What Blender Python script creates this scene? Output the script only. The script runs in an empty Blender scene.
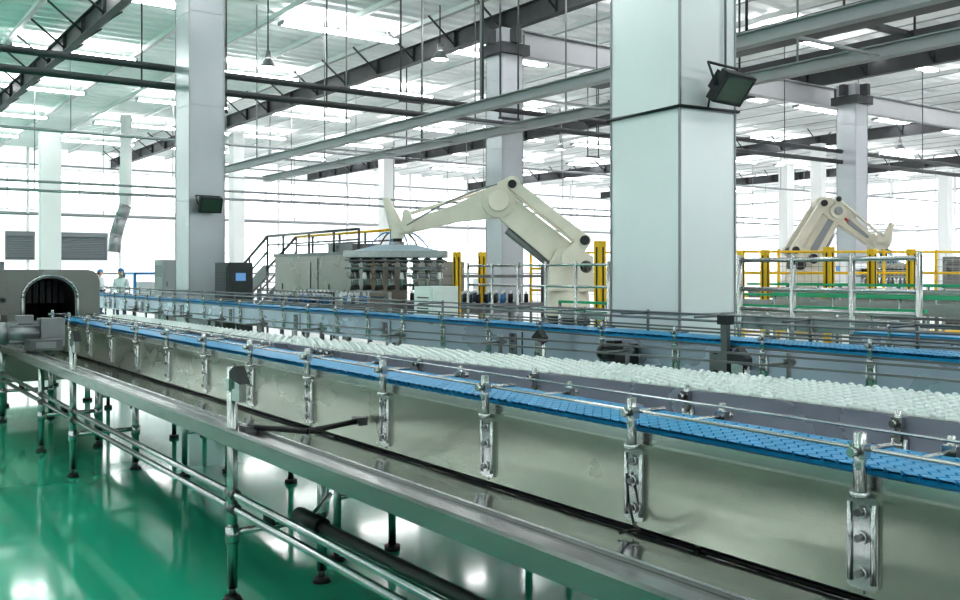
import bpy, math, random
from mathutils import Vector, Matrix
random.seed(4)
sc=bpy.context.scene
F=950.0; CAMH=1.6; ANG=math.atan(670/F)
# ------------------------------------------------------------ materials
def mat(name,col,rough=.5,metal=0,noise=0,nscale=5,stretch=None,emit=None,es=0,bump=0,coat=0,spec=None,rvar=0):
    m=bpy.data.materials.new(name); m.use_nodes=True
    nt=m.node_tree; b=nt.nodes['Principled BSDF']
    b.inputs['Base Color'].default_value=(*col,1); b.inputs['Roughness'].default_value=rough
    b.inputs['Metallic'].default_value=metal
    if coat: b.inputs['Coat Weight'].default_value=coat; b.inputs['Coat Roughness'].default_value=.06
    if spec is not None: b.inputs['Specular IOR Level'].default_value=spec
    if emit: b.inputs['Emission Color'].default_value=(*emit,1); b.inputs['Emission Strength'].default_value=es
    if noise or bump or rvar:
        tc=nt.nodes.new('ShaderNodeTexCoord'); mp=nt.nodes.new('ShaderNodeMapping')
        if stretch: mp.inputs['Scale'].default_value=stretch
        nz=nt.nodes.new('ShaderNodeTexNoise'); nz.inputs['Scale'].default_value=nscale; nz.inputs['Detail'].default_value=5
        nt.links.new(tc.outputs['Object'],mp.inputs[0]); nt.links.new(mp.outputs[0],nz.inputs['Vector'])
        if noise:
            cr=nt.nodes.new('ShaderNodeValToRGB')
            cr.color_ramp.elements[0].position=.3; cr.color_ramp.elements[1].position=.7
            cr.color_ramp.elements[0].color=(*[c*(1-noise) for c in col],1)
            cr.color_ramp.elements[1].color=(*[min(1,c*(1+noise)) for c in col],1)
            nt.links.new(nz.outputs['Fac'],cr.inputs[0]); nt.links.new(cr.outputs[0],b.inputs['Base Color'])
        if rvar:
            mr=nt.nodes.new('ShaderNodeMapRange'); mr.inputs[3].default_value=max(.02,rough-rvar); mr.inputs[4].default_value=rough+rvar
            nt.links.new(nz.outputs['Fac'],mr.inputs[0]); nt.links.new(mr.outputs[0],b.inputs['Roughness'])
        if bump:
            bp=nt.nodes.new('ShaderNodeBump'); bp.inputs['Strength'].default_value=bump; bp.inputs['Distance'].default_value=.02
            nt.links.new(nz.outputs['Fac'],bp.inputs['Height']); nt.links.new(bp.outputs[0],b.inputs['Normal'])
    return m
STEEL=mat('stainless',(.48,.49,.49),.22,1,.05,3)
STEELD=mat('stainless_dark',(.19,.195,.20),.35,.9,.08,3)
STEELW=mat('stainless_enclosure_sheet',(.26,.255,.24),.28,.95,.08,1.2,rvar=.05)
TRAY=mat('tray_steel',(.62,.61,.62),.09,1,.12,2.0,(1,.6,1),bump=.4,rvar=.05)
RIM=mat('rim_steel',(.26,.26,.26),.2,.95,.12,4,(3,.3,1),rvar=.06)
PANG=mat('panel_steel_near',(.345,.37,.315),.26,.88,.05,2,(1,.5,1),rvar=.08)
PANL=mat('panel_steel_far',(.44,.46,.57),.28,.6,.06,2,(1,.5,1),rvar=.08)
BLACK=mat('black_rubber',(.012,.012,.013),.45)
DARK=mat('dark_steel',(.035,.037,.04),.5,.3)
BEAM=mat('beam_grey',(.055,.058,.062),.55,.1,.15,3)
BEAML=mat('beam_light',(.34,.35,.36),.5,.2)
BLUE=mat('blue_belt_plastic',(.0,.25,.50),.4,0,.06,20)
WHITEP=mat('white_chain_plastic',(.74,.80,.79),.35)
GREENP=mat('green_guide_plastic',(.03,.40,.20),.4)
CREAM=mat('robot_paint',(.78,.74,.64),.4,0,.04,4)
YEL=mat('safety_yellow',(.88,.56,.02),.4)
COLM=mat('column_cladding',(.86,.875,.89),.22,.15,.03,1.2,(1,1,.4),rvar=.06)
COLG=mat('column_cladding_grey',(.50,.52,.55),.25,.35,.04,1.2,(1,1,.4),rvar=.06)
SEAM=mat('seam_trim',(.30,.31,.32),.35,.6)
WHITE=mat('white_paint',(.86,.87,.87),.6)
WALL=mat('wall_white_glow',(.9,.91,.91),.6,0,.03,.3,emit=(.97,1,1),es=.55)  # white wall; emission added so it looks overexposed
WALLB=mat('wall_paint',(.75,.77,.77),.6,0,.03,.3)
ROOF=mat('roof_sheet',(.86,.88,.88),.5,0,.03,.4)
WIN=mat('window_glass',(.9,.95,1),.3,emit=(.97,1,1),es=1.7)
WINB=mat('window_glow_unseen',(.9,.95,1),.3,emit=(.97,1,1),es=1.4)  # weaker glow for windows added on the unseen walls
LAMP=mat('lamp_glow',(1,1,1),.5,emit=(1,1,1),es=16)
FGLASS=mat('flood_glass',(.05,.10,.07),.12,.0)
LG=mat('gripper_plate',(.50,.58,.64),.35,.4)
LBLUE=mat('machine_blue',(.05,.25,.55),.4)
SKIN=mat('skin',(.65,.42,.32),.6)
COAT=mat('work_coat',(.75,.78,.82),.8)
TROU=mat('trousers',(.10,.13,.2),.8)
RED=mat('red_plastic',(.6,.03,.02),.4)
SCR=mat('screen',(.05,.1,.2),.2,emit=(.2,.45,.8),es=.5)
SHUT=mat('shutter_grey',(.22,.24,.26),.5)
FLOORG=mat('floor_green_epoxy',(.035,.42,.27),.085,0,.10,.5,rvar=.05,bump=.02,coat=.3)
FLOORW=mat('floor_grey_bounce',(.60,.62,.61),.3,0,.06,.5,rvar=.07)  # made-up grey for the far floor, keeps light bounced to the ceiling neutral

# ------------------------------------------------------------ builder
class B:
    def __init__(s,name,M=None):
        s.name=name; s.v=[]; s.f=[]; s.mi=[]; s.sm=[]; s.mats=[]; s.M=M or Matrix.Identity(4)
    def m(s,mt):
        if mt not in s.mats: s.mats.append(mt)
        return s.mats.index(mt)
    def add(s,vs,fs,mt,smooth=False):
        o=len(s.v); k=s.m(mt)
        s.v+= [tuple(s.M@Vector(p)) for p in vs]
        for i,f in enumerate(fs):
            s.f.append([o+j for j in f]); s.mi.append(k)
            s.sm.append(smooth if isinstance(smooth,bool) else smooth[i])
    def box(s,c,d,mt,R=None):
        x,y,z=d[0]/2,d[1]/2,d[2]/2
        vs=[Vector(p) for p in [(-x,-y,-z),(x,-y,-z),(x,y,-z),(-x,y,-z),(-x,-y,z),(x,-y,z),(x,y,z),(-x,y,z)]]
        if R: vs=[R@p for p in vs]
        vs=[p+Vector(c) for p in vs]
        s.add(vs,[(3,2,1,0),(4,5,6,7),(0,1,5,4),(1,2,6,5),(2,3,7,6),(3,0,4,7)],mt)
    def bb(s,x0,x1,y0,y1,z0,z1,mt):
        s.box(((x0+x1)/2,(y0+y1)/2,(z0+z1)/2),(x1-x0,y1-y0,z1-z0),mt)
    def cyl(s,p,q,r,mt,n=12,r2=None,caps=True):
        p=Vector(p);q=Vector(q); r2=r if r2 is None else r2
        z=(q-p).normalized(); a=Vector((1,0,0)) if abs(z.x)<.9 else Vector((0,1,0))
        u=z.cross(a).normalized(); w=z.cross(u)
        vs=[];fs=[];sm=[]
        for i in range(n):
            t=2*math.pi*i/n; d=u*math.cos(t)+w*math.sin(t); vs.append(p+d*r)
        for i in range(n):
            t=2*math.pi*i/n; d=u*math.cos(t)+w*math.sin(t); vs.append(q+d*r2)
        for i in range(n):
            j=(i+1)%n; fs.append((i,j,n+j,n+i)); sm.append(True)
        if caps:
            fs.append(tuple(range(n-1,-1,-1))); fs.append(tuple(range(n,2*n))); sm+=[False,False]
        s.add(vs,fs,mt,sm)
    def tube(s,pts,r,mt,n=8):
        for a,b in zip(pts[:-1],pts[1:]): s.cyl(a,b,r,mt,n)
    def sph(s,c,r,mt,n=12,m=8,sc3=(1,1,1),top=False):
        vs=[];fs=[]
        for i in range(m+1):
            ph=math.pi*i/m*(.5 if top else 1)
            for j in range(n):
                t=2*math.pi*j/n
                vs.append((c[0]+r*sc3[0]*math.sin(ph)*math.cos(t),c[1]+r*sc3[1]*math.sin(ph)*math.sin(t),c[2]+r*sc3[2]*math.cos(ph)))
        for i in range(m):
            for j in range(n):
                k=(j+1)%n; fs.append((i*n+j,(i+1)*n+j,(i+1)*n+k,i*n+k))
        s.add(vs,fs,mt,True)
    def prism(s,poly,axis,a,b,mt,smooth=False):
        def P(p,t):
            return {'x':(t,p[0],p[1]),'y':(p[0],t,p[1]),'z':(p[0],p[1],t)}[axis]
        n=len(poly); vs=[P(p,a) for p in poly]+[P(p,b) for p in poly]
        fs=[tuple(range(n)),tuple(range(2*n-1,n-1,-1))]+[(i,n+i,n+(i+1)%n,(i+1)%n) for i in range(n)]
        s.add(vs,fs,mt,[False,False]+[smooth]*n)
    def link(s,p1,p2,r1,r2,b0,b1,mt):
        p1=Vector(p1);p2=Vector(p2); d=p2-p1; L=d.length; th=math.atan2(d.y,d.x)
        be=math.acos(max(-1,min(1,(r1-r2)/L))); poly=[]
        for i in range(9):
            t=th+be+(2*math.pi-2*be)*i/8; poly.append((p1.x+r1*math.cos(t),p1.y+r1*math.sin(t)))
        for i in range(9):
            t=th-be+2*be*i/8; poly.append((p2.x+r2*math.cos(t),p2.y+r2*math.sin(t)))
        s.prism(poly,'y',b0,b1,mt)
    def sweep(s,path,prof,mt,closed=True,smooth=False):
        vs=[];fs=[];n=len(prof)
        for i,p in enumerate(path):
            a=Vector(path[max(0,i-1)]);b=Vector(path[min(len(path)-1,i+1)]); t=(b-a).normalized(); nn=Vector((t.y,-t.x))
            for q in prof: vs.append((p[0]+nn.x*q[0],p[1]+nn.y*q[0],q[1]))
        for i in range(len(path)-1):
            for j in range(n if closed else n-1):
                k=(j+1)%n; fs.append((i*n+j,i*n+k,(i+1)*n+k,(i+1)*n+j))
        if closed:
            fs.append(tuple(range(n-1,-1,-1))); fs.append(tuple((len(path)-1)*n+j for j in range(n)))
        s.add(vs,fs,mt,smooth)
    def done(s,bevel=0):
        me=bpy.data.meshes.new(s.name); me.from_pydata(s.v,[],s.f)
        for m_ in s.mats: me.materials.append(m_)
        me.polygons.foreach_set('material_index',s.mi); me.polygons.foreach_set('use_smooth',s.sm)
        me.update()
        import bmesh
        bm=bmesh.new(); bm.from_mesh(me); bmesh.ops.recalc_face_normals(bm,faces=bm.faces); bm.to_mesh(me); bm.free()
        o=bpy.data.objects.new(s.name,me); sc.collection.objects.link(o)
        if bevel:
            md=o.modifiers.new('bevel','BEVEL'); md.width=bevel; md.segments=2; md.limit_method='ANGLE'
        return o
def circ(r,n=8,c=(0,0)): return [(c[0]+r*math.cos(2*math.pi*i/n),c[1]+r*math.sin(2*math.pi*i/n)) for i in range(n)]
def rect(a,b,c,d): return [(a,c),(b,c),(b,d),(a,d)]
def nm(base,i): return base if i==0 else base+'.%03d'%i
def wp(u,v,D):
    lat=(u-480)/F*D
    return (math.sin(ANG)*D+math.cos(ANG)*lat, math.cos(ANG)*D-math.sin(ANG)*lat, CAMH-(v-273)/F*D)

XR0,XR1,YR0,YR1,ZR=-15,82,-14,70,10.2
# ------------------------------------------------------------ shell
b=B('floor'); b.bb(XR0,8.9,YR0,YR1,-.2,0,FLOORG); b.bb(8.9,XR1,YR0,YR1,-.2,0,FLOORW); b.done()
b=B('ceiling')
prof=[]; y=YR0
while y<YR1:
    prof+=[(y,ZR),(y+.40,ZR),(y+.48,ZR-.10),(y+.62,ZR-.10)]; y+=.7
vs=[(XR0,p[0],p[1]) for p in prof]+[(XR1,p[0],p[1]) for p in prof]; n=len(prof)
b.add(vs,[(i,i+1,n+i+1,n+i) for i in range(n-1)],ROOF)
b.bb(XR0,XR1,YR0,YR1,ZR+.02,ZR+.15,ROOF)
b.done()
i=0
yy=-4.2
while yy<YR1-2:
    b=B(nm('added_ceiling_light',i)); i+=1  # glowing rows added to brighten the roof sheet and streak it
    x=XR0+1
    while x<XR1-5:
        b.bb(x,x+4.2,yy-.16,yy+.16,ZR-.62,ZR-.54,LAMP)
        b.bb(x-.08,x,yy-.18,yy+.18,ZR-.64,ZR-.52,SEAM); b.bb(x+4.2,x+4.28,yy-.18,yy+.18,ZR-.64,ZR-.52,SEAM)
        for q in (.4,3.8): b.cyl((x+q,yy,ZR-.54),(x+q,yy,ZR-.1),.012,SEAM,6)
        x+=6.6
    b.done(); yy+=8.2
b=B('roof_purlins')
x=XR0+1
while x<XR1:
    b.bb(x-.03,x+.03,YR0,YR1,ZR-.3,ZR-.12,WHITE); b.bb(x-.06,x+.06,YR0,YR1,ZR-.32,ZR-.3,SEAM); x+=2.2
b.done()
def ibeam(b,p0,p1,axis,z,h=.55,w=.26,mt=BEAM):
    (x0,y0),(x1,y1)=p0,p1
    if axis=='y':
        b.bb(x0-.02,x0+.02,y0,y1,z,z+h,mt); b.bb(x0-w/2,x0+w/2,y0,y1,z-.03,z,mt); b.bb(x0-w/2,x0+w/2,y0,y1,z+h,z+h+.03,mt)
    else:
        b.bb(x0,x1,y0-.02,y0+.02,z,z+h,mt); b.bb(x0,x1,y0-w/2,y0+w/2,z-.03,z,mt); b.bb(x0,x1,y0-w/2,y0+w/2,z+h,z+h+.03,mt)
k=0
for X in (7,17.4,32.5,48,64):
    b=B(nm('roof_beam',k)); k+=1
    ibeam(b,(X,YR0),(X,YR1),'y',9.0)
    y=YR0+1
    while y<YR1:
        for sx in (-1,1):
            b.cyl((X+sx*.1,y,9.1),(X+sx*1.1,y,ZR-.3),.035,BEAM,6)
        b.bb(X-.13,X+.13,y-.01,y+.01,9.0,9.55,BEAM); y+=2.6
    b.done()
b=B(nm('roof_beam',k)); k+=1
ibeam(b,(17,22.5),(XR1,22.5),'x',8.1,.7,.3,BEAML)
b.done()
# walls
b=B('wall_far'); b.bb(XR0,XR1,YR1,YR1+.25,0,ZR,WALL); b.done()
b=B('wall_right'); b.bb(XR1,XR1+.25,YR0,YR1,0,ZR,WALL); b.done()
b=B('wall_left'); b.bb(XR0-.25,XR0,YR0,YR1,0,ZR,WALLB); b.done()
b=B('wall_near'); b.bb(XR0,XR1,YR0-.25,YR0,0,ZR,WALLB); b.done()
b=B('trim_1'); 
for z in (1.5,5.6,8.9): b.bb(XR0,XR1,YR1-.1,YR1,z,z+.12,SEAM)
x=XR0+3
while x<XR1: b.bb(x-.08,x+.08,YR1-.15,YR1,0,ZR,WHITE); x+=6
b.done()
b=B('trim_2')
for z in (1.5,5.4,8.9): b.bb(XR1-.1,XR1,YR0,YR1,z,z+.12,SEAM)
y=2
while y<YR1: b.bb(XR1-.15,XR1,y-.08,y+.08,0,ZR,WHITE); y+=6
b.done()
b=B('trim_3')
y=YR0+2
while y<YR1: b.bb(XR0,XR0+.35,y-.25,y+.25,0,ZR,SEAM); y+=7
b.bb(XR0,XR0+.05,YR0,YR1,0,1.2,SEAM)
b.done()
wn=1
def window(axis,pos,a0,a1,z0,z1,n,glass=WIN,s=1):
    global wn
    b=B('window_%d'%wn); wn+=1
    def bx(u0,u1,d0,d1,zz0,zz1,m_):
        p0,p1=sorted((pos-s*d1,pos-s*d0))
        if axis=='y': b.bb(u0,u1,p0,p1,zz0,zz1,m_)
        else: b.bb(p0,p1,u0,u1,zz0,zz1,m_)
    bx(a0,a1,.01,.05,z0,z1,glass)
    w=(a1-a0)/n
    for i in range(n+1): bx(a0+i*w-.04,a0+i*w+.04,.01,.12,z0,z1,WHITE)
    for z in (z0,(z0+z1)/2,z1): bx(a0,a1,.01,.12,z-.04,z+.04,WHITE)
    b.done()
window('y',YR1,XR0+3,XR1-3,5.9,8.7,40)
window('x',XR1,YR0+3,YR1-3,5.7,8.7,40)
window('y',YR1,22,XR1-3,1.8,4.4,25)
window('x',XR1,5,YR1-3,1.8,4.4,25)
for k2 in range(6): window('x',XR0,YR0+3.5+k2*14,YR0+12.5+k2*14-1,2.4,6.2,5,WINB,-1)  # out of view, added as bright bands for the steel to reflect
window('y',YR0,-10,40,4.5,8,20,WINB,-1)
for i,(x0,x1) in enumerate(((10.7,12.3),(13.7,17.0))):
    b=B(nm('roller_shutter',i))
    z=2.6
    while z<4.05: b.box(((x0+x1)/2,YR1-.22,z+.06),(x1-x0,.05,.10),SHUT,Matrix.Rotation(.35,3,'X')); z+=.12
    b.bb(x0,x1,YR1-.19,YR1-.17,2.5,4.2,DARK)
    b.bb(x0-.1,x0,YR1-.32,YR1-.16,2.5,4.2,SHUT); b.bb(x1,x1+.1,YR1-.32,YR1-.16,2.5,4.2,SHUT); b.bb(x0-.1,x1+.1,YR1-.42,YR1-.16,4.1,4.4,SHUT); b.bb(x0-.1,x1+.1,YR1-.32,YR1-.16,2.48,2.58,SHUT)
    b.done()
# ------------------------------------------------------------ columns
def column(i,x0,y0,wx,wy,big=True,H=9.0,cm=COLM):
    b=B(nm('column',i))
    b.bb(x0,x0+wx,y0,y0+wy,0,H,cm)
    if big:
        for z in (.0,1.2,3.14,5.2,7.2):
            b.bb(x0-.006,x0+wx+.006,y0-.006,y0+wy+.006,z,z+.02,SEAM)
        for (cx,cy) in ((x0,y0),(x0,y0+wy),(x0+wx,y0),(x0+wx,y0+wy)):
            b.bb(cx-.010,cx+.010,cy-.010,cy+.010,0,H,SEAM)
        b.bb(x0-.15,x0+wx+.15,y0-.15,y0+wy+.15,H-.75,H-.45,BEAM)
        b.bb(x0-.3,x0+wx+.3,y0+wy/2-.1,y0+wy/2+.1,H-.45,H-.03,BEAM)
        b.bb(x0+wx/2-.1,x0+wx/2+.1,y0-.3,y0+wy+.3,H-.45,H-.03,BEAM)
    b.done()
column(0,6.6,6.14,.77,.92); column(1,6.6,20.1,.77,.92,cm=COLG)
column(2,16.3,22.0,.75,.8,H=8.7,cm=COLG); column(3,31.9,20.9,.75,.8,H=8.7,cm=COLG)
for i,(x,y,w) in enumerate(((9.9,54,1.0),(18.2,48.3,.6),(29.6,52.5,.8),(54.6,41,.8),(47,33,.5),(66,36,.7))): column(4+i,x,y,w,.7,False,cm=WHITE)
for i,(x,y) in enumerate(((-6.5,6.1),(-6.5,20.1),(-6.5,-8),(6.6,-8))): column(10+i,x,y,.77,.92)
b=B('column_cable')
z=3.15
b.tube([(6.57,7.1,z-.02),(6.57,6.11,z),(7.40,6.11,z+.02)],.014,BLACK); b.tube([(6.95,6.11,z),(6.95,6.08,3.3)],.01,BLACK); b.tube([(7.40,6.11,z+.02),(7.40,7.1,z)],.014,BLACK)
b.tube([(7.2,6.11,3.3),(7.2,6.11,9)],.012,SEAM); b.done()
def flood(name,c,s,yaw=0,tilt=-25):
    M=Matrix.Translation(c)@Matrix.Rotation(yaw,4,'Z')@Matrix.Rotation(math.radians(tilt),4,'X')
    b=B(name,M)
    b.bb(-.22*s,.22*s,-.04*s,.04*s,-.15*s,.15*s,DARK); b.bb(-.19*s,.19*s,-.052*s,-.04*s,-.12*s,.12*s,FGLASS)
    for k in (-1,1): b.bb(-.22*s if k<0 else .20*s,-.20*s if k<0 else .22*s,-.055*s,-.03*s,-.15*s,.15*s,DARK); b.bb(-.22*s,.22*s,-.055*s,-.03*s,k*.135*s-.015*s,k*.135*s+.015*s,DARK)
    b.bb(-.16*s,.16*s,.04*s,.10*s,-.08*s,.1*s,DARK)
    for k in range(6): b.bb(-.15*s+k*.06*s,-.14*s+k*.06*s,.1*s,.13*s,-.08*s,.1*s,DARK)
    for k in (-1,1): b.cyl((k*.235*s,0,0),(k*.235*s,.2*s,.12*s),.013*s,DARK,6)
    b.cyl((-.235*s,.2*s,.12*s),(.235*s,.2*s,.12*s),.013*s,DARK,6)
    b.done()
flood('floodlight',(6.98,5.86,3.32),1.0,.1,38); flood('floodlight.001',(6.95,19.8,3.05),1.1,0,20)
# ------------------------------------------------------------ overhead services
b=B('overhead_pipe_run')
for (y,z,r) in ((21.5,6.2,.08),(21.5,5.8,.08)):
    b.cyl((XR0+.2,y,z),(45,y,z),r,BEAM,8)
x=-12
while x<45:
    b.cyl((x,y,5.7),(x,y,ZR-.3),.018,BEAM,6); x+=4.5
b.done()
b=B('overhead_cable_tray')
for X in (11.3,13.6):
    b.bb(X-.04,X+.04,-4,33,4.95,5.12,BEAML); b.bb(X-.10,X+.10,-4,33,4.93,4.955,BEAML); b.bb(X-.10,X+.10,-4,33,5.12,5.14,BEAML)
y=-3.5
while y<33:
    b.bb(11.3,13.6,y-.03,y+.03,4.96,5.0,BEAML)
    y+=3
y=-2
while y<33:
    for X in (11.3,13.6): b.cyl((X,y,5.1),(X,y,ZR-.3),.02,SEAM,6)
    y+=6
b.done()
b=B('overhead_service_beam')
b.bb(17.5,18.3,-5,20,6.8,7.15,BEAM); b.bb(20.4,20.9,-5,20,6.7,7.1,BEAM); b.bb(14.6,14.9,-5,13,5.9,6.2,BEAM)
for y in (-3,2,7,12,17):
    b.bb(17.6,20.8,y-.1,y+.1,6.95,7.05,BEAM)
    for X in (17.9,20.6): b.cyl((X,y,7.1),(X,y,ZR-.3),.03,BEAM,6)
for y in (0,6,12): b.cyl((14.75,y,6.2),(14.75,y,ZR-.3),.03,BEAM,6)
b.done()
b=B('far_pipe_run')
for (yy,z) in ((45,5.6),(45,5.2),(58,4.9),(38,6.9)):
    b.cyl((XR0+.5,yy,z),(78,yy,z),.06,SEAM,8)
    x=-10
    while x<78: b.cyl((x,yy,z),(x,yy,ZR-.3),.02,SEAM,6); x+=6
b.done()
for i,(x,y,w,z0) in enumerate(((13.8,22.9,.7,6.4),(15.2,20.2,.6,5.7),(12.2,17.2,.02,5.3),(20,33,.7,6.2),(9.6,27,.7,6.3),(27,30,.6,6.5),(26,12,.5,6.0))):
    b=B(nm('pipe_hanger',i))
    b.cyl((x-w/2,y,z0),(x-w/2,y,ZR-.3),.025,BEAM,6); b.cyl((x+w/2,y,z0),(x+w/2,y,ZR-.3),.025,BEAM,6); b.box((x,y,z0),(w+.1,.06,.06),BEAM); b.done()
k=0
for (u,v,z) in ((268,68,7.6),(270,160,7.6),(440,60,8.2),(900,150,7.6),(560,150,7.8)):
    D=F*(z-CAMH)/(273-v); lat=(u-480)/F*D
    x=math.sin(ANG)*D+math.cos(ANG)*lat; y=math.cos(ANG)*D-math.sin(ANG)*lat
    if x>78 or y>66: continue
    b=B(nm('high_bay_lamp',k)); k+=1
    b.cyl((x,y,z+.45),(x,y,ZR-.3),.02,BEAM,6); b.cyl((x,y,z+.25),(x,y,z+.5),.09,SEAM,12)
    b.cyl((x,y,z),(x,y,z+.27),.28,SEAM,20,.10,caps=False); b.cyl((x,y,z+.02),(x,y,z+.04),.25,LAMP,20); b.done()
b=B('ventilation_duct')
D=50; p=wp(114,252,D);q=wp(116,235,D);r=wp(121,218,D);t=wp(126,205,D); t2=(t[0],t[1],ZR-.3)
b.tube([p,q,r,t],.32,SEAM,12); b.cyl(t,t2,.3,WHITE,12); b.sph(r,.33,SEAM); b.sph(q,.33,SEAM); b.done()

# ------------------------------------------------------------ conveyors
def guide_post(b,x,y,zb,zt,side,mt=STEEL,r=.017):
    b.cyl((x,y,zb),(x,y,zt),r,mt,12)
    b.cyl((x,y,zb),(x,y,zb+.015),r*1.7,mt,12)
    b.cyl((x-side*-.03,y,zt-.05),(x-side*.16,y,zt-.05),.008,mt,8)
    b.cyl((x+side*.045,y,zt-.05),(x+side*.02,y,zt-.05),.013,mt,8)
    b.box((x,y,zt-.05),(.03,.045,.04),mt)
def bracket(b,x,y,z0,z1,side,mt,w=.095):
    t=.012*side
    poly=[]
    hw=w/2
    for (cx,cz,a0) in ((hw-.02,z1-.02,0),(-hw+.02,z1-.02,90),(-hw+.02,z0+.02,180),(hw-.02,z0+.02,270)):
        for k in range(4):
            a=math.radians(a0+30*k); poly.append((y+cx+.02*math.cos(a),cz+.02*math.sin(a)))
    b.prism(poly,'x',x,x+t,mt)
    for s_ in (-1,1): b.cyl((x+t,y+s_*(hw-.012),z0+.02),(x+t,y+s_*(hw-.012),z1-.02),.009,mt,8)
    for zz in (z1-.045,z1-.115,z0+.045):
        b.cyl((x+t,y,zz),(x+t*1.9,y,zz),.019,STEEL,12); b.cyl((x+t*1.5,y,zz),(x+t*2.9,y,zz),.011,STEELD,6)
def conveyor_frame(name,path,wx,z0,z1,zb,pan,rails,rm=STEEL):
    b=B(name)
    for sd in (-1,1):
        o=sd*wx; i=sd*(wx-.035)
        prof=[(o,z0),(o,z1),(i,z1),(i,z1-.006),(o-sd*.006,z1-.006),(o-sd*.006,z0+.006),(i,z0+.006),(i,z0)]
        b.sweep(path,prof,pan)
        b.sweep(path,rect(sd*(wx-.03)-.012,sd*(wx-.03)+.012,z1,zb-.012),rm)
    b.sweep(path,rect(-wx+.02,wx-.02,z1-.09,z1-.07),STEELD)
    for (n,z,r) in rails: b.sweep(path,circ(r,8,(n,z)),rm,smooth=True)
    return b
Yn0,Yn1=-1.2,12.3
near=[(2.575,Yn0),(2.575,Yn1)]
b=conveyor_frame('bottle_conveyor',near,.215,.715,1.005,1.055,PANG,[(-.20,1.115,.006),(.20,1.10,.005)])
y=1.52-.88*3
while y<Yn1:
    if y>Yn0:
        for sd in (-1,1):
            X=2.575+sd*.235; guide_post(b,X,y,.99,1.165 if sd<0 else 1.11,sd,r=.017 if sd<0 else .012); bracket(b,2.575+sd*.215,y,.735,.992,sd,STEEL)
        b.bb(2.357,2.3605,y-.001,y+.001,.72,1.0,DARK)
    y+=.88
y=-.5
while y<Yn1:
    for X in (2.4,2.75):
        b.cyl((X,y,0.03),(X,y,.72),.022,STEEL,10); b.cyl((X,y,0),(X,y,.03),.045,BLACK,12)
    b.cyl((2.4,y,.35),(2.75,y,.35),.015,STEEL,8); y+=2.64
b.sweep(near,rect(-.19,.19,.702,.712),BLACK)
b.done()
def chain(name,path_f,y0,y1,w,z,mt,pitch=.05):
    b=B(name); y=y0; n=7
    while y<y1:
        cx=path_f(y)
        pts=[];pts2=[]
        for i in range(n*2+1):
            s=-w/2+w*i/(n*2); dy=.011 if i%2 else -.011
            pts.append((cx+s,y+dy)); pts2.append((cx+s,y+dy+pitch*.84))
        m_=len(pts)
        vs=[(p[0],p[1],z) for p in pts]+[(p[0],p[1],z) for p in pts2]+[(p[0],p[1],z-.012) for p in pts]+[(p[0],p[1],z-.012) for p in pts2]
        fs=[(i,i+1,m_+i+1,m_+i) for i in range(m_-1)]+[(2*m_+i,2*m_+i+1,i+1,i) for i in range(m_-1)]+[(m_+i,m_+i+1,3*m_+i+1,3*m_+i) for i in range(m_-1)]
        b.add(vs,fs,mt); y+=pitch
    return b
b=chain('blue_chain_belt',lambda y:2.575,Yn0,Yn1,.33,1.06,BLUE)
b.bb(2.42,2.73,Yn0,Yn1,1.035,1.052,BLUE); b.done()
def sfn(y):
    s=max(0,min(1,(8.5-y)/7)); return s*s*(3-2*s)
def wx(y): return 3.04+.68*sfn(y)
def wh(y): return .17+.16*sfn(y)
wpath=[(wx(-1.5+.25*i),-1.5+.25*i) for i in range(int(13.8/.25)+1)]
b=B('roller_chain_conveyor')
def strip(n0,n1,z0,z1,mt):
    vs=[];fs=[]
    for (cx,cy) in wpath:
        a=cx+n0[0]*wh(cy)+n0[1]; c=cx+n1[0]*wh(cy)+n1[1]
        vs+=[(a,cy,z0),(c,cy,z0),(c,cy,z1),(a,cy,z1)]
    for i in range(len(wpath)-1):
        o=4*i
        for j in range(4): fs.append((o+j,o+(j+1)%4,o+4+(j+1)%4,o+4+j))
    fs+=[(3,2,1,0),tuple(4*(len(wpath)-1)+j for j in range(4))]
    b.add(vs,fs,mt)
for sd in (-1,1):
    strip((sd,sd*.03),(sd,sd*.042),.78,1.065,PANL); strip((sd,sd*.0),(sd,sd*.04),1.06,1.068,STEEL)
strip((-1,0),(1,0),1.03,1.055,STEELD)
for (sd,e,z) in ((1,.05,1.13),(1,.05,1.18)):
    strip((sd,e-.006),(sd,e+.006),z-.006,z+.006,STEELD)
for i in range(2,len(wpath),4):
    x_,y_=wpath[i]; h=wh(y_)
    guide_post(b,x_+h+.06,y_,1.0,1.2,1,STEELD,.013); guide_post(b,x_-h-.06,y_,.95,1.09,-1,STEEL,.013)
    bracket(b,x_-h-.042,y_,.80,1.0,-1,STEEL,.07)
for i in range(3,len(wpath),10):
    x_,y_=wpath[i]
    for o in (-.15,.15): b.cyl((x_+o,y_,.03),(x_+o,y_,1.02),.022,STEEL,8); b.cyl((x_+o,y_,0),(x_+o,y_,.03),.045,BLACK,10)
b.done()
b=B('white_roller_chain')
y=-1.4; row=0
while y<12.2:
    cx=wx(y); h=wh(y)-.005; tx=(wx(y+.01)-wx(y-.01))/.02
    nb=max(5,int(2*h/.062)); 
    for k in range(nb):
        s=-h+2*h*(k+.5+(.22 if row%2 else -.22))/nb
        b.cyl((cx+s,y-tx*s,1.055),(cx+s,y-tx*s,1.076),.026,WHITEP,10,.024); b.cyl((cx+s,y-tx*s,1.076),(cx+s,y-tx*s,1.088),.020,WHITEP,8,.008)
    y+=.058; row+=1
b.done()
b=B('transfer_plate'); 
vs=[];fs=[]
for i in range(len(wpath)):
    y_=wpath[i][1]; e=max(2.812,wpath[i][0]-wh(y_)-.06); vs+=[(2.81,y_,.93),(e,y_,.93),(2.81,y_,.91),(e,y_,.91)]
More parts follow.
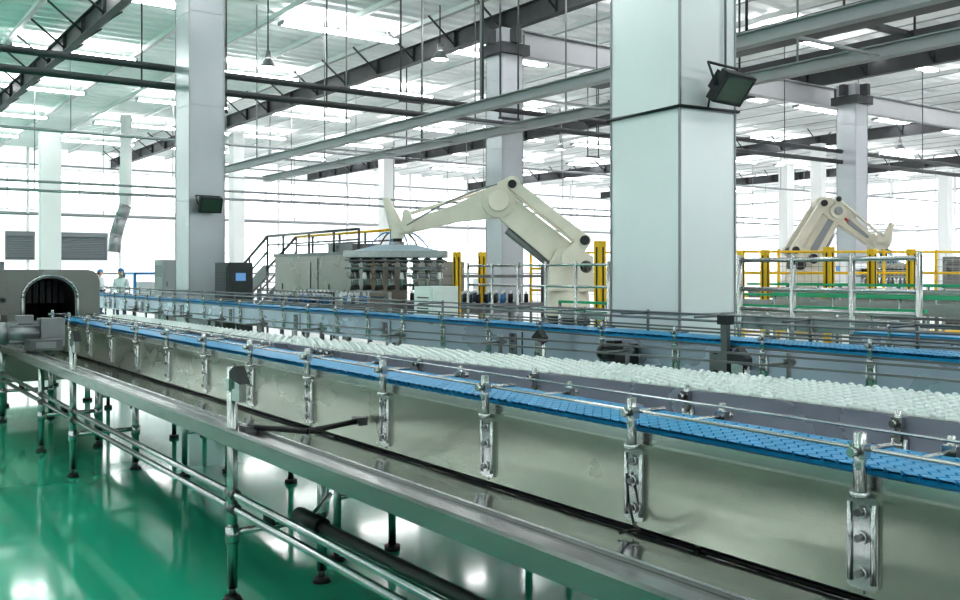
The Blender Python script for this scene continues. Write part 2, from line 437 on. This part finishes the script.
for i in range(len(wpath)-1):
    o=i*4; fs+=[(o,o+1,o+5,o+4),(o+2,o+6,o+7,o+3),(o,o+4,o+6,o+2),(o+1,o+3,o+7,o+5)]
b.add(vs,fs,STEELD)
b.done()
def far_conv(name,X,y0,y1,hw,bl,pan,spacing=.88,hi=1.26):
    path=[(X,y0),(X,y1)]
    b=conveyor_frame(name,path,hw,.75,1.02,1.05,pan,[(-hw+.02,1.13,.008),(hw-.02,1.12,.008),(hw-.02,1.19,.008),(hw-.02,hi-.02,.009),(0,hi-.06,.008)],STEELD)
    y=y0+.3; i=0
    while y<y1:
        guide_post(b,X-hw-.02,y,1.0,1.16,-1,STEEL,.014); b.cyl((X+hw+.02,y,1.0),(X+hw+.02,y,hi),.014,STEELD,8); b.cyl((X-hw*.2,y,hi-.03),(X+hw+.02,y,hi-.03),.009,STEELD,8)
        bracket(b,X-hw,y,.77,1.0,-1,STEEL,.08)
        if i%3==0:
            for s in (-1,1): b.cyl((X+s*hw*.85,y+.3,.03),(X+s*hw*.85,y+.3,.77),.024,STEEL,8); b.cyl((X+s*hw*.85,y+.3,0),(X+s*hw*.85,y+.3,.03),.05,BLACK,10)
            b.bb(X-hw-.004,X-hw,y+.3,y+.32,.76,1.01,DARK)
            b.bb(X-hw-.01,X-hw,y+.4,y+.52,.78,.99,STEELD)
            for zz in (.82,.9,.96): b.bb(X-hw-.015,X-hw-.01,y+.44,y+.48,zz,zz+.02,DARK)
        y+=spacing; i+=1
    b.bb(X-hw+.05,X+hw-.05,y0,y1,1.03,1.055,bl)
    b.done()
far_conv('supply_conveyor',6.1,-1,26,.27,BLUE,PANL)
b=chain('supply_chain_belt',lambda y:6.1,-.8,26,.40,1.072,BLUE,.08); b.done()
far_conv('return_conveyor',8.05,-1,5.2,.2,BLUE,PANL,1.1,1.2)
def gearmotor(name,M,mt=BLACK):
    b=B(name,M)
    b.bb(-.07,.07,-.07,.07,-.09,.09,mt); b.cyl((0,.07,0),(0,.26,0),.065,mt,16); b.cyl((0,.26,0),(0,.31,0),.07,mt,16)
    for k in range(8):
        a=k*math.pi/4; b.box((.068*math.cos(a),.165,.068*math.sin(a)),(.012,.17,.012),mt)
    b.bb(-.05,.05,.11,.2,.06,.11,mt); b.cyl((.07,0,0),(.10,0,0),.03,STEEL,12); b.done()
gearmotor('conveyor_gearmotor',Matrix.Translation((5.74,5.95,.90)))
gearmotor('conveyor_gearmotor.001',Matrix.Translation((2.0,10.4,1.0))@Matrix.Rotation(math.pi/2,4,'Z')@Matrix.Scale(1.6,4),SEAM)
def wedge(i,x,y,zt,h=.24,zf=0):
    b=B(nm('rail_support_stand',i))
    b.cyl((x,y-.07,zf),(x,y-.07,zt),.02,STEEL,10); b.box((x,y,zt-h/2),(.03,.10,h),STEEL)
    b.prism([(y-.09,zt-.05),(y+.07,zt-.03),(y+.07,zt+.0),(y-.02,zt+.07),(y-.09,zt+.0)],'x',x-.035,x+.035,DARK)
    b.cyl((x,y+.02,zt-.16),(x-.035,y+.02,zt-.16),.014,STEELD,8); b.done()
wedge(0,5.62,7.0,1.0); wedge(1,5.2,4.3,1.02)
b=B('photo_sensor'); b.bb(5.79,5.83,4.9,4.96,.8,1.22,STEELD); b.bb(5.77,5.85,4.88,4.98,1.20,1.27,DARK); b.bb(5.70,5.84,4.7,4.78,.86,.92,DARK); b.done()
# ------------------------------------------------------------ drip tray bench in the foreground
b=B('drip_tray_bench')
T0,T1=-1.2,11.6
def ext(poly,mt): b.prism(poly,'y',T0,T1,mt)
ext([(1.645,.765),(1.645,.835),(1.655,.845),(1.675,.845),(1.675,.825),(1.79,.825),(1.79,.815),(1.665,.815),(1.665,.765)],RIM)
for (pa,pb) in (((1.79,.822),(1.86,.79)),((1.86,.79),(2.10,.752)),((2.10,.752),(2.34,.70)),((2.34,.70),(2.62,.695))):
    ext([pa,pb,(pb[0],pb[1]-.008),(pa[0],pa[1]-.008)],TRAY)
ext([(1.785,.826),(1.785,.838),(1.800,.838),(1.800,.815)],STEEL)
for (X,Z,r) in ((1.69,.52,.018),(1.69,.45,.018)):
    b.cyl((X,T0,Z),(X,T1,Z),r,STEEL,12)
for Y in (.9,4.5,7.95,9.2,11.3):
    for X in (1.69,2.17):
        top=(1.14 if Y not in (.9,9.2) else .82) if X<2 else .72
        b.cyl((X,Y,.06),(X,Y,top),.026,STEEL,14)
        b.cyl((X,Y,.02),(X,Y,.08),.018,STEELD,10); b.cyl((X,Y,0),(X,Y,.025),.05,BLACK,16,.035)
        b.cyl((X,Y,.28),(X,Y,.36),.034,STEEL,14)
    b.cyl((1.69,Y,.33),(2.17,Y,.33),.018,STEEL,10)
    b.cyl((1.88,Y,.33),(1.88,Y,.40),.03,BLACK,10)
    for Z in (.52,.45): b.cyl((1.69,Y-.05,Z),(1.69,Y+.05,Z),.028,STEELD,12)
    if Y not in(.9,9.2):
        b.box((1.69,Y,1.06),(.06,.06,.05),STEEL)
        b.bb(1.675,1.71,Y-.13,Y-.02,.98,1.09,STEEL)
        b.prism([(Y-.16,1.07),(Y-.02,1.09),(Y-.02,1.12),(Y-.08,1.15)],'x',1.665,1.72,DARK)
b.done()
b=B('pneumatic_hose')
b.cyl((1.86,T0,.47),(1.86,4.0,.47),.028,BLACK,12); b.cyl((1.86,3.85,.47),(1.86,4.1,.47),.042,BLACK,12)
b.cyl((1.86,4.0,.47),(2.17,4.4,.47),.012,STEEL,8); b.done()
b=B('support_arm'); b.tube([(1.75,4.45,.85),(1.95,4.2,.84),(2.3,4.35,.84)],.014,BLACK,10); b.box((1.75,4.45,.84),(.06,.08,.03),STEELD); b.box((2.31,4.35,.84),(.05,.08,.04),STEELD); b.done()
b=B('sensor_cable'); pts=[(2.335,2.42,.9),(2.325,2.40,.80),(2.31,2.36,.74),(2.28,2.30,.735),(2.2,2.28,.75),(2.15,2.26,.755)]; b.tube(pts,.005,BLACK,6)
b.done()
# ------------------------------------------------------------ tunnel machine at left
b=B('bottle_tunnel_machine')
x0,x1=.9,2.95
arch=[(2.66,.95)]+[(2.38+.28*math.cos(math.radians(a)),1.30+.24*math.sin(math.radians(a))) for a in range(0,181,15)]+[(2.10,.95)]
outer=[(x1,.95),(x1,1.50)]+[(x1-.14+.14*math.cos(math.radians(a)),1.50+.14*math.sin(math.radians(a))) for a in (30,60,90)]+[(x0,1.64),(x0,.95)]
b.prism(outer+arch[::-1],'y',12.4,14.8,STEELW)
b.bb(x0,x1,12.42,14.8,.3,.95,PANG); b.bb(x0,x1,14.7,14.85,.95,1.6,DARK)
b.bb(2.0,2.75,12.9,14.7,.951,.97,DARK)
for k in range(7): b.bb(2.12+k*.077,2.18+k*.077,12.9,12.91,1.22,1.50,BLACK)
b.tube([(2.38+.31*math.cos(math.radians(a)),12.39,1.30+.27*math.sin(math.radians(a))) for a in range(0,181,12)],.018,STEEL,8)
b.cyl((2.69,12.39,.95),(2.69,12.39,1.3),.018,STEEL,8); b.cyl((2.07,12.39,.95),(2.07,12.39,1.3),.018,STEEL,8)
b.bb(x0,x1,12.39,12.42,.62,.64,DARK)
for X in (1.0,1.9,2.85):
    for Y in (12.6,14.6): b.cyl((X,Y,.03),(X,Y,.3),.035,STEEL,10); b.cyl((X,Y,0),(X,Y,.03),.06,BLACK,12)
b.bb(1.2,1.9,12.37,12.4,1.05,1.5,STEELW); b.cyl((1.85,12.36,1.28),(1.85,12.33,1.28),.03,DARK,12)
b.bb(1.35,1.95,12.9,13.3,1.64,1.74,STEELD); b.bb(1.4,1.9,12.88,12.9,1.65,1.73,SCR)
b.done(.004)
b=B('junction_box'); b.bb(1.72,2.02,9.95,10.2,.85,.95,STEELD); b.bb(1.78,1.96,9.94,9.95,.87,.93,SEAM); b.done()
b=B('pipe_stand')
for (X,Y) in ((1.35,10.2),(1.35,11.6),(1.0,10.2),(1.0,11.6)):
    b.cyl((X,Y,.03),(X,Y,.95),.025,STEEL,10); b.cyl((X,Y,0),(X,Y,.03),.05,BLACK,12)
for z in (.35,.6,.93):
    b.cyl((1.35,10.2,z),(1.35,11.6,z),.02,STEEL,8); b.cyl((1.0,10.2,z),(1.35,10.2,z),.02,STEEL,8)
b.bb(.98,1.37,10.1,11.7,.95,.98,STEELD)
b.done()
# ------------------------------------------------------------ robots
def robot(name,base,yaw,sh,el,wr,k=1.0):
    M=Matrix.Translation(base)@Matrix.Rotation(yaw,4,'Z')
    b=B(name,M)
    b.bb(-.55,.55,-.55,.55,0,.45,SEAM); b.cyl((0,0,.45),(0,0,.62),.48,CREAM,28); b.cyl((0,0,.62),(0,0,.80),.42,DARK,28)
    z=sh[1]
    b.cyl((0,0,.8),(0,0,z-.55),.44,CREAM,28,.38)
    hp=[(-.46,z-.6),(.40,z-.6),(.38,z-.1),(.24,z+.18),(-.12,z+.22),(-.42,z+.05)]
    b.prism(hp,'y',-.40,-.22,CREAM); b.prism(hp,'y',.22,.40,CREAM)
    b.bb(-.42,.36,-.22,.22,z-.6,z-.25,CREAM)
    b.cyl((sh[0],-.52,sh[1]),(sh[0],.52,sh[1]),.17,CREAM,24); b.cyl((sh[0],-.58,sh[1]),(sh[0],-.5,sh[1]),.12,DARK,20)
    b.cyl((-.30,-.55,z-.15),(-.30,.4,z-.15),.12,DARK,16)
    d=Vector((el[0]-sh[0],el[1]-sh[1])).normalized(); nrm=Vector((d.y,-d.x))
    if nrm.x<0: nrm=-nrm
    b.link(sh,el,.21*k,.19*k,-.17,.17,CREAM)
    p25=Vector(sh)+ (Vector(el)-Vector(sh))*.2; p75=Vector(sh)+(Vector(el)-Vector(sh))*.8
    b.link(tuple(p25),tuple(p75),.09,.075,-.185,-.17,SEAM)
    o=-nrm*.44
    sh2=(sh[0]+o.x,sh[1]+o.y); el2=(el[0]+o.x+.02,el[1]+o.y-.03)
    b.link(sh2,el2,.11,.10,-.32,-.20,CREAM); b.link(sh2,el2,.11,.10,.20,.32,CREAM)
    b.cyl((sh2[0],-.40,sh2[1]),(sh2[0],.40,sh2[1]),.09,DARK,16); b.link(sh,sh2,.16,.12,-.36,-.24,CREAM); b.link(sh,sh2,.16,.12,.24,.36,CREAM)
    b.cyl((sh[0]+.30,.0,sh[1]-.15),tuple((p75.x+.10,.0,p75.y-.32)),.07,SEAM,14)
    b.link(el2,el,.16,.25*k,-.22,.22,CREAM)
    b.cyl((el[0],-.32,el[1]),(el[0],.32,el[1]),.19,CREAM,24); b.cyl((el[0],-.36,el[1]),(el[0],-.31,el[1]),.10,SEAM,20)
    b.cyl((el2[0],-.38,el2[1]),(el2[0],.36,el2[1]),.08,DARK,16)
    fd=Vector((wr[0]-el[0],wr[1]-el[1])).normalized()
    mid=(el[0]+(wr[0]-el[0])*.45,el[1]+(wr[1]-el[1])*.45+.0)
    b.link(el,mid,.24*k,.16,-.15,.15,CREAM); b.link(mid,wr,.16,.11,-.13,.13,CREAM)
    b.link((el[0]*.7+wr[0]*.3,el[1]*.7+wr[1]*.3),(el[0]*.25+wr[0]*.75,el[1]*.25+wr[1]*.75),.06,.04,-.16,-.15,SEAM)
    tri=(el[0]+.02,el[1]+.30)
    b.link(el,tri,.14,.07,-.29,-.22,CREAM)
    wt=(wr[0]+.02,wr[1]+.26)
    b.cyl((tri[0],-.25,tri[1]),(wt[0],-.25,wt[1]),.035,CREAM,12)
    b.cyl((tri[0],-.31,tri[1]),(tri[0],-.19,tri[1]),.07,DARK,12)
    b.link(wr,wt,.12,.06,-.28,-.16,CREAM); b.link(wr,wt,.12,.06,.16,.24,CREAM)
    b.cyl((wr[0],-.28,wr[1]),(wr[0],.28,wr[1]),.10,CREAM,18)
    b.link(wr,(wr[0]+.20,wr[1]-.02),.13,.10,-.13,.13,CREAM)
    b.cyl((wr[0]+.20,0,wr[1]-.22),(wr[0]+.20,0,wr[1]+.05),.12,CREAM,18); b.cyl((wr[0]+.20,0,wr[1]-.28),(wr[0]+.20,0,wr[1]-.22),.09,DARK,18)
    b.cyl((wr[0]+.22,0,wr[1]+.0),(wr[0]+.22+.20,0,wr[1]+.55),.14,CREAM,14,.07)
    pts=[]
    for i in range(13):
        t=i/12; pts.append((tri[0]+(wr[0]-tri[0])*t,.27,tri[1]+.02+(wr[1]-tri[1])*t+.08*math.sin(math.pi*t)))
    b.tube(pts,.018,SEAM,8)
    an=-math.atan2(fd.y,fd.x)
    b.box((el[0]*.75+wr[0]*.25,-.155,el[1]*.75+wr[1]*.25),(.16,.01,.06),RED,Matrix.Rotation(an,3,'Y'))
    b.done(.012)
    return M@Vector((wr[0]+.20,0,wr[1]-.28))
yawL=math.atan2(math.sin(ANG),-math.cos(ANG))
DR=18.0; bp=wp(568,273,DR); S=DR/F
g=robot('palletizing_robot',(bp[0],bp[1],0),yawL,(.0,1.6+14*S),((568-498)*S,1.6+71*S),((568-408)*S,1.6+46*S),1.25)
bp2=wp(806,273,24)
g2=robot('palletizing_robot.001',(bp2[0],bp2[1],0),math.atan2(-math.sin(ANG),math.cos(ANG)),(.0,1.95),(.70,3.15),(1.75,2.3),1.1)
def gripper(name,c,yaw,W=2.1,Dp=1.1,nx=9,ny=4,h=.8):
    b=B(name,Matrix.Translation(c)@Matrix.Rotation(yaw,4,'Z'))
    b.cyl((0,0,-.12),(0,0,0),.13,SEAM,18); b.cyl((0,0,-.16),(0,0,-.1),.22,DARK,20)
    b.bb(-W/2,W/2,-Dp/2,Dp/2,-.26,-.20,LG); b.bb(-W/2-.03,W/2+.03,-Dp/2-.03,-Dp/2,-.30,-.18,STEEL); b.bb(-W/2-.03,W/2+.03,Dp/2,Dp/2+.03,-.30,-.18,STEEL)
    for k in (-1,1): b.bb(k*W/2-.03,k*W/2+.03,-Dp/2,Dp/2,-.30,-.18,STEEL)
    b.prism([(-W/2,-.20),(W/2,-.20),(W/2-.6,-.06),(-W/2+.6,-.06)],'y',-.25,.25,LG)
    for i in range(nx):
        for j in range(ny):
            x=-W/2+.12+(W-.24)*i/(nx-1); y=-Dp/2+.1+(Dp-.2)*j/(ny-1)
            b.cyl((x,y,-.55),(x,y,-.26),.028,STEEL,8); b.cyl((x,y,-.40),(x,y,-.32),.055,DARK,8); b.cyl((x,y,-.54),(x,y,-.47),.055,SEAM,8); b.cyl((x,y,-.70),(x,y,-.58),.045,WHITE if (i+j)%3==0 else STEELD,8,.03); b.cyl((x,y,-h),(x,y,-.55),.022,STEEL,8); b.cyl((x,y,-h-.03),(x,y,-h+.05),.045,DARK,8,.03)
    for z in (-.36,-.5): 
        b.bb(-W/2,W/2,-Dp/2-.02,-Dp/2+.02,z-.015,z+.015,STEEL); b.bb(-W/2,W/2,Dp/2-.02,Dp/2+.02,z-.015,z+.015,STEELD)
    for i in range(7):
        x=-W/2+.3+(W-.6)*i/6; pts=[]
        for t in range(9):
            a=t/8; pts.append((x*(1-a)*1.0,-.3*(1-a),-.18+.36*math.sin(math.pi*a*.75)))
        b.tube(pts,.014,DARK if i%2 else LBLUE,6)
    b.done()
gripper('vacuum_gripper',g,yawL,1.85,1.0,8,4,.88)
gripper('vacuum_gripper.001',g2,-ANG,1.0,.9,5,4,.7)
# ------------------------------------------------------------ enclosure, stairs, fences
b=B('stainless_enclosure')
ex0,ex1,ey0,ey1=9.6,10.5,17.6,22.6
b.bb(ex0,ex1,ey0,ey1,.2,2.05,STEELW); b.bb(ex0-.03,ex1+.03,ey0-.03,ey1+.03,2.0,2.07,STEELD); b.bb(ex0-.01,ex0,20.1,20.13,.25,1.95,DARK)
for Y in (17.8,20.1,22.4):
    for X in (9.7,10.4): b.bb(X-.04,X+.04,Y-.04,Y+.04,0,.2,STEELD)
for Y in (18.8,21.4): b.bb(ex0-.015,ex0,Y-.9,Y+.9,.5,1.85,STEELW); b.cyl((ex0-.02,Y+.7,1.2),(ex0-.02,Y+.7,1.35),.015,DARK,8)
b.bb(ex0+.1,ex1-.1,ey0+1,ey0+2.2,2.07,2.25,STEELD)
b.done(.01)
b=B('access_stair')
ys0,ys1=26.8,23.2
for X in (9.65,10.45):
    b.prism([(ys0+.35,0),(ys0,0),(ys1,1.5),(ys1,1.8),(ys1+.2,1.8)],'x',X-.04,X+.04,STEELD)
    b.cyl((X,ys0,1.0),(X,ys1,2.55),.035,STEELD,8); b.cyl((X,ys0,.6),(X,ys1,2.15),.025,STEELD,8)
    for t in (0,.33,.66,1): 
        yy=ys0+(ys1-ys0)*t; b.cyl((X,yy,.15+1.5*t),(X,yy,1.0+1.55*t),.03,STEELD,8)
    b.cyl((X,ys1,2.55),(X,18.2,2.55),.03,STEELD if X<10 else YEL,8); b.cyl((X,ys1,2.32),(X,18.2,2.32),.02,STEELD,8)
    for Y in (ys1,22.2,20.7,19.4,18.2): b.cyl((X,Y,2.07 if Y<22.6 else 0),(X,Y,2.55),.03,STEELD,8)
for k in range(8): b.bb(9.65,10.45,ys0-.05-k*.45,ys0+.2-k*.45,.2+k*.19,.23+k*.19,STEELD)
b.bb(9.65,10.45,22.7,ys1+.2,1.76,1.8,STEELD)
b.done()
def fence(name,p0,p1,n,h,rails,pm=STEEL,r=.03,mesh=False):
    b=B(name); p0=Vector((*p0,0));p1=Vector((*p1,0))
    for i in range(n+1):
        p=p0.lerp(p1,i/n); b.cyl(p,(p.x,p.y,h),r,pm,10); b.cyl(p,(p.x,p.y,.02),r*2.2,DARK,10); b.sph((p.x,p.y,h),r,pm,8,4)
    for z in rails: b.cyl((p0.x,p0.y,z),(p1.x,p1.y,z),r*.8,pm,8)
    if mesh:
        L=(p1-p0).length; m_=int(L/.16)
        for i in range(m_):
            p=p0.lerp(p1,i/m_); b.cyl((p.x,p.y,rails[-1]),(p.x,p.y,rails[0]),.006,SEAM,4)
        z=rails[-1]
        while z<rails[0]: b.cyl((p0.x,p0.y,z),(p1.x,p1.y,z),.005,SEAM,4); z+=.16
    b.done()
fence('steel_guard_fence',(9.2,13.4),(9.2,9.9),5,1.75,(1.72,1.4,1.05,.5),r=.025)
fence('steel_guard_fence.001',(9.7,8.0),(9.7,5.6),3,1.8,(1.76,1.40,1.15,.5),r=.035)
fence('yellow_guard_fence',(13.8,17.5),(16.5,14.5),4,2.1,(2.07,1.7,1.2,.3),YEL,.035,True)
fence('yellow_guard_fence.001',(16.5,14.0),(21.5,10.8),5,2.1,(2.07,1.6,1.1,.3),YEL,.035,True)
fence('yellow_guard_fence.002',(21.7,10.8),(23,8.5),2,2.1,(2.07,1.6,1.1,.3),YEL,.035,True)
def lcurtain(i,u,vt,D,w=.16):
    p=wp(u,vt,D); b=B(nm('light_curtain_post',i))
    x,y,z=p; b.bb(x-w/2,x+w/2,y-w/2,y+w/2,.03,z,YEL); b.bb(x-w,x+w,y-w,y+w,0,.03,DARK); b.bb(x-w/2-.01,x-w/2,y-w*.1,y+w*.1,.6,z-.1,BLACK); b.bb(x-w*.1,x+w*.1,y-w/2-.01,y-w/2,.6,z-.1,BLACK); b.done()
for i,(u,v,D,w) in enumerate(((600,241,15.5,.14),(457,252,19,.12),(482,252,21,.13),(765,250,17,.12),(829,247,17,.14),(872,249,17,.12),(911,249,17,.12),(741,252,18,.1))): lcurtain(i,u,v,D,w)
def bench(name,x0,x1,y0,y1,z,mt=STEEL,edge=GREENP):
    b=B(name); b.bb(x0,x1,y0,y1,z-.12,z-.02,mt)
    k=y0
    while k<y1-.05: b.cyl((x0+.03,k+.05,z),(x1-.03,k+.05,z),.03,STEEL,8); k+=.12
    for X in (x0,x1): b.bb(X-.02,X+.02,y0,y1,z-.02,z+.06,mt); b.bb(X-.03,X+.03,y0,y1,z+.12,z+.16,edge)
    k=y0+.1
    while k<y1:
        for X in (x0,x1): b.cyl((X,k,0),(X,k,z+.14),.03,STEEL,8)
        k+=1.1
    b.done()
bench('pallet_roller_table',9.9,10.9,6.2,11.8,1.0); bench('pallet_roller_table.001',13,14,5.5,10.8,1.1); bench('pallet_roller_table.002',14.8,15.7,5.5,12,1.25)
bench('pallet_roller_table.003',18,19.2,6.5,10.5,1.2,WHITE)
def cabinet(name,x,y,w,d,h,mt,scr=False,z0=.08):
    b=B(name); b.bb(x-w/2,x+w/2,y-d/2,y+d/2,z0,h,mt); b.bb(x-w/2+.03,x+w/2-.03,y-d/2+.03,y+d/2-.03,0,z0,DARK)
    b.bb(x-w/2-.012,x-w/2,y-d/2+.05,y+d/2-.05,z0+.08,h-.08,mt); b.bb(x-w/2+.05,x+w/2-.05,y-d/2-.012,y-d/2,z0+.08,h-.08,mt)
    for k in range(6): b.bb(x-w/2-.02,x-w/2-.01,y-d/2+.12,y+d/2-.12,h-.2-k*.06,h-.18-k*.06,DARK)
    b.cyl((x-w/2+.1,y-d/2-.03,h*.6),(x-w/2+.1,y-d/2-.03,h*.6+.14),.012,DARK,6)
    if scr: b.bb(x-.10,x+.10,y-d/2-.02,y-d/2-.012,h-.35,h-.2,SCR)
    b.done(.01)
cp=wp(436,273,16.0)
cabinet('ventilated_cabinet',cp[0],cp[1],.5,.6,1.38,WHITE); cabinet('control_cabinet',6.75,17.9,.5,.7,1.8,BEAM,True)
cabinet('control_cabinet.001',9.1,29.5,.7,.9,2.0,BEAML); cabinet('electrical_cabinet',13.9,21.6,.8,1.2,1.9,STEELW)
cabinet('electrical_cabinet.001',24,17,1,1.4,2.0,WHITE,True); cabinet('electrical_cabinet.002',29,15,1,1.4,2.1,STEELW)
b=B('bottle_infeed_machine')
b.bb(10.9,13.4,16.3,18.9,.75,.95,STEELD)
for X in (11,13.3):
    for Y in (16.4,17.6,18.8): b.bb(X-.05,X+.05,Y-.05,Y+.05,0,1.75 if Y!=17.6 else .8,STEELD)
for Y in (16.4,18.8): b.bb(11,13.3,Y-.03,Y+.03,1.5,1.56,STEELD)
b.bb(10.97,11.03,16.4,18.8,1.3,1.36,STEELD)
for i in range(9):
    for j in range(8):
        x=11.2+.22*i; y=16.6+.28*j; b.cyl((x,y,.95),(x,y,1.14),.05,LBLUE if (i+j)%5==0 else DARK,8); b.cyl((x,y,1.14),(x,y,1.2),.02,WHITE,6)
b.done()
b=B('bottle_grouping_table')
for (X,Y) in ((7.8,15.6),(8.9,15.6),(7.8,17.4),(8.9,17.4),(7.8,19.2),(8.9,19.2)): b.bb(X-.04,X+.04,Y-.04,Y+.04,0,1.25,STEEL)
b.bb(7.75,8.95,15.5,19.3,.95,1.02,STEELD)
for z in (1.12,1.22):
    for X in (7.8,8.9): b.bb(X-.02,X+.02,15.6,19.2,z,z+.03,STEEL)
for i in range(18):
    for j in range(5): 
        if random.random()<.8: b.cyl((8.0+.17*j,15.8+.19*i,1.02),(8.0+.17*j,15.8+.19*i,1.16),.04,random.choice([WHITE,STEELD,LBLUE,LG]),8); b.cyl((8.0+.17*j,15.8+.19*i,1.16),(8.0+.17*j,15.8+.19*i,1.23),.015,WHITE,6)
b.done()
b=B('blue_frame_machine'); 
bx=(8.6,28.6)
for X in (0,1.1):
    for Y in (0,1.3): b.bb(bx[0]+X-.04,bx[0]+X+.04,bx[1]+3+Y-.04,bx[1]+3+Y+.04,0,1.6,LBLUE)
b.bb(bx[0],bx[0]+1.1,bx[1]+3,bx[1]+4.3,.8,.88,STEEL); b.bb(bx[0]-.04,bx[0]+1.14,bx[1]+2.96,bx[1]+4.34,1.55,1.62,LBLUE); b.bb(bx[0]+.2,bx[0]+.8,bx[1]+3.3,bx[1]+3.9,.88,1.3,WHITE); b.done()
for i,(x,y,h) in enumerate(((24,46,1.6),(30,42,1.2),(38,40,1.7),(44,26,1.6),(50,24,1.4),(20,58,1.5),(36,24,1.5))):
    b=B(nm('pallet_stack',i))
    for k in range(3): b.bb(x+k*.5-.05,x+k*.5+.05,y,y+1.1,0,.1,CREAM)
    b.bb(x-.1,x+1.1,y,y+1.1,.1,.14,CREAM)
    z=.14
    while z<h:
        for a in range(3):
            for c in range(3): b.bb(x-.08+a*.4,x+.29+a*.4,y+.01+c*.37,y+.35+c*.37,z,z+.27,WHITE if (a+c)%2 else LG)
        z+=.29
    b.done()
# ------------------------------------------------------------ people
def person(name,x,y,yaw,arm=.5):
    root=bpy.data.objects.new(name,None); sc.collection.objects.link(root)
    root.location=(x,y,0); root.rotation_euler=(0,0,yaw)
    def skin(nm_,V,E,R,m_,rootv=0):
        me=bpy.data.meshes.new(nm_); me.from_pydata(V,E,[]); me.materials.append(m_)
        o=bpy.data.objects.new(nm_,me); sc.collection.objects.link(o); o.parent=root
        md=o.modifiers.new('s','SKIN'); md.use_smooth_shade=True
        for i,r in enumerate(R): me.skin_vertices[0].data[i].radius=(r,r*.85)
        me.skin_vertices[0].data[rootv].use_root=True
        ss=o.modifiers.new('ss','SUBSURF'); ss.levels=1; ss.render_levels=2
        return o
    V=[(0,0,.95),(0,.0,1.12),(0,.01,1.32),(0,.01,1.43),(0,-.01,1.50),
       (-.18,.01,1.38),(-.23,.0,1.12),(-.20,-.22*arm*2,1.02),
       (.18,.01,1.38),(.24,.0,1.12),(.20,-.24*arm*2,1.08)]
    E=[(0,1),(1,2),(2,3),(3,4),(2,5),(5,6),(6,7),(2,8),(8,9),(9,10)]
    skin('coat',V,E,[.16,.15,.17,.09,.06,.075,.055,.042,.075,.055,.042],COAT)
    V=[(0,0,.95),(-.10,0,.88),(-.11,-.02,.50),(-.11,.02,.10),(-.11,-.13,.05),(.10,0,.88),(.12,-.05,.50),(.12,.03,.10),(.12,-.12,.05)]
    E=[(0,1),(1,2),(2,3),(3,4),(0,5),(5,6),(6,7),(7,8)]
    skin('trousers',V,E,[.15,.10,.07,.05,.04,.10,.07,.05,.04],TROU)
    for sx,hz,hy in ((-.20,1.02,-.22*arm*2),(.20,1.08,-.24*arm*2)):
        V=[(sx,hy,hz),(sx,hy-.07,hz-.01)]; E=[(0,1)]; R=[.028,.036]
        for k in range(4):
            a=(-.03+.02*k); V+= [(sx+a,hy-.11,hz-.015),(sx+a,hy-.15,hz-.035-(.005 if k in(0,3) else 0))]; n=len(V); E+=[(1,n-2),(n-2,n-1)]; R+=[.009,.008]
        t=1 if sx<0 else -1
        V+=[(sx+t*.045,hy-.06,hz-.005),(sx+t*.055,hy-.10,hz-.02)]; n=len(V); E+=[(1,n-2),(n-2,n-1)]; R+=[.011,.009]
        skin('hand',V,E,R,SKIN)
    hb=B('head'); hb.sph((0,-.02,1.62),.095,SKIN,16,12,(.85,1,1.2)); hb.cyl((0,0,1.46),(0,-.01,1.56),.055,SKIN,12)
    hb.prism([(-.11,1.60),(-.145,1.585),(-.11,1.58)],'x',-.012,.012,SKIN)
    for sx in (-1,1): hb.sph((sx*.033,-.108,1.625),.012,BLACK,8,6); hb.sph((sx*.083,-.01,1.61),.025,SKIN,8,6,(.4,.8,1.2))
    hb.sph((0,-.108,1.562),.022,RED,8,6,(1,.35,.25))
    hb.sph((0,.01,1.62),.104,BLACK,14,8,(.9,.95,1.0))
    hb.sph((0,-.01,1.66),.108,LBLUE,16,8,(.92,1.02,.85),True); hb.prism([(-.06,-.10),(.06,-.10),(.045,-.17),(-.045,-.17)],'z',1.655,1.665,LBLUE)
    h=hb.done(); h.parent=root
q=wp(121,273,30); person('factory_worker',q[0],q[1],-.6,.6)
q=wp(100,273,36); person('factory_worker.001',q[0],q[1],.9,.3)
# ------------------------------------------------------------ world / camera
w=bpy.data.worlds.new('w'); sc.world=w; w.use_nodes=True
w.node_tree.nodes['Background'].inputs[0].default_value=(.95,.97,1,1); w.node_tree.nodes['Background'].inputs[1].default_value=.75
cd=bpy.data.cameras.new('cam'); cam=bpy.data.objects.new('cam',cd); sc.collection.objects.link(cam)
cam.location=(0,0,CAMH); cam.rotation_euler=(math.pi/2,0,-ANG); cd.sensor_width=36; cd.lens=F/960*36; cd.shift_y=-27/960; cd.clip_end=300
sc.camera=cam
sc.view_settings.view_transform='Standard'
try: sc.view_settings.look='Medium High Contrast'
except Exception as e: print(e)
sc.view_settings.exposure=.0
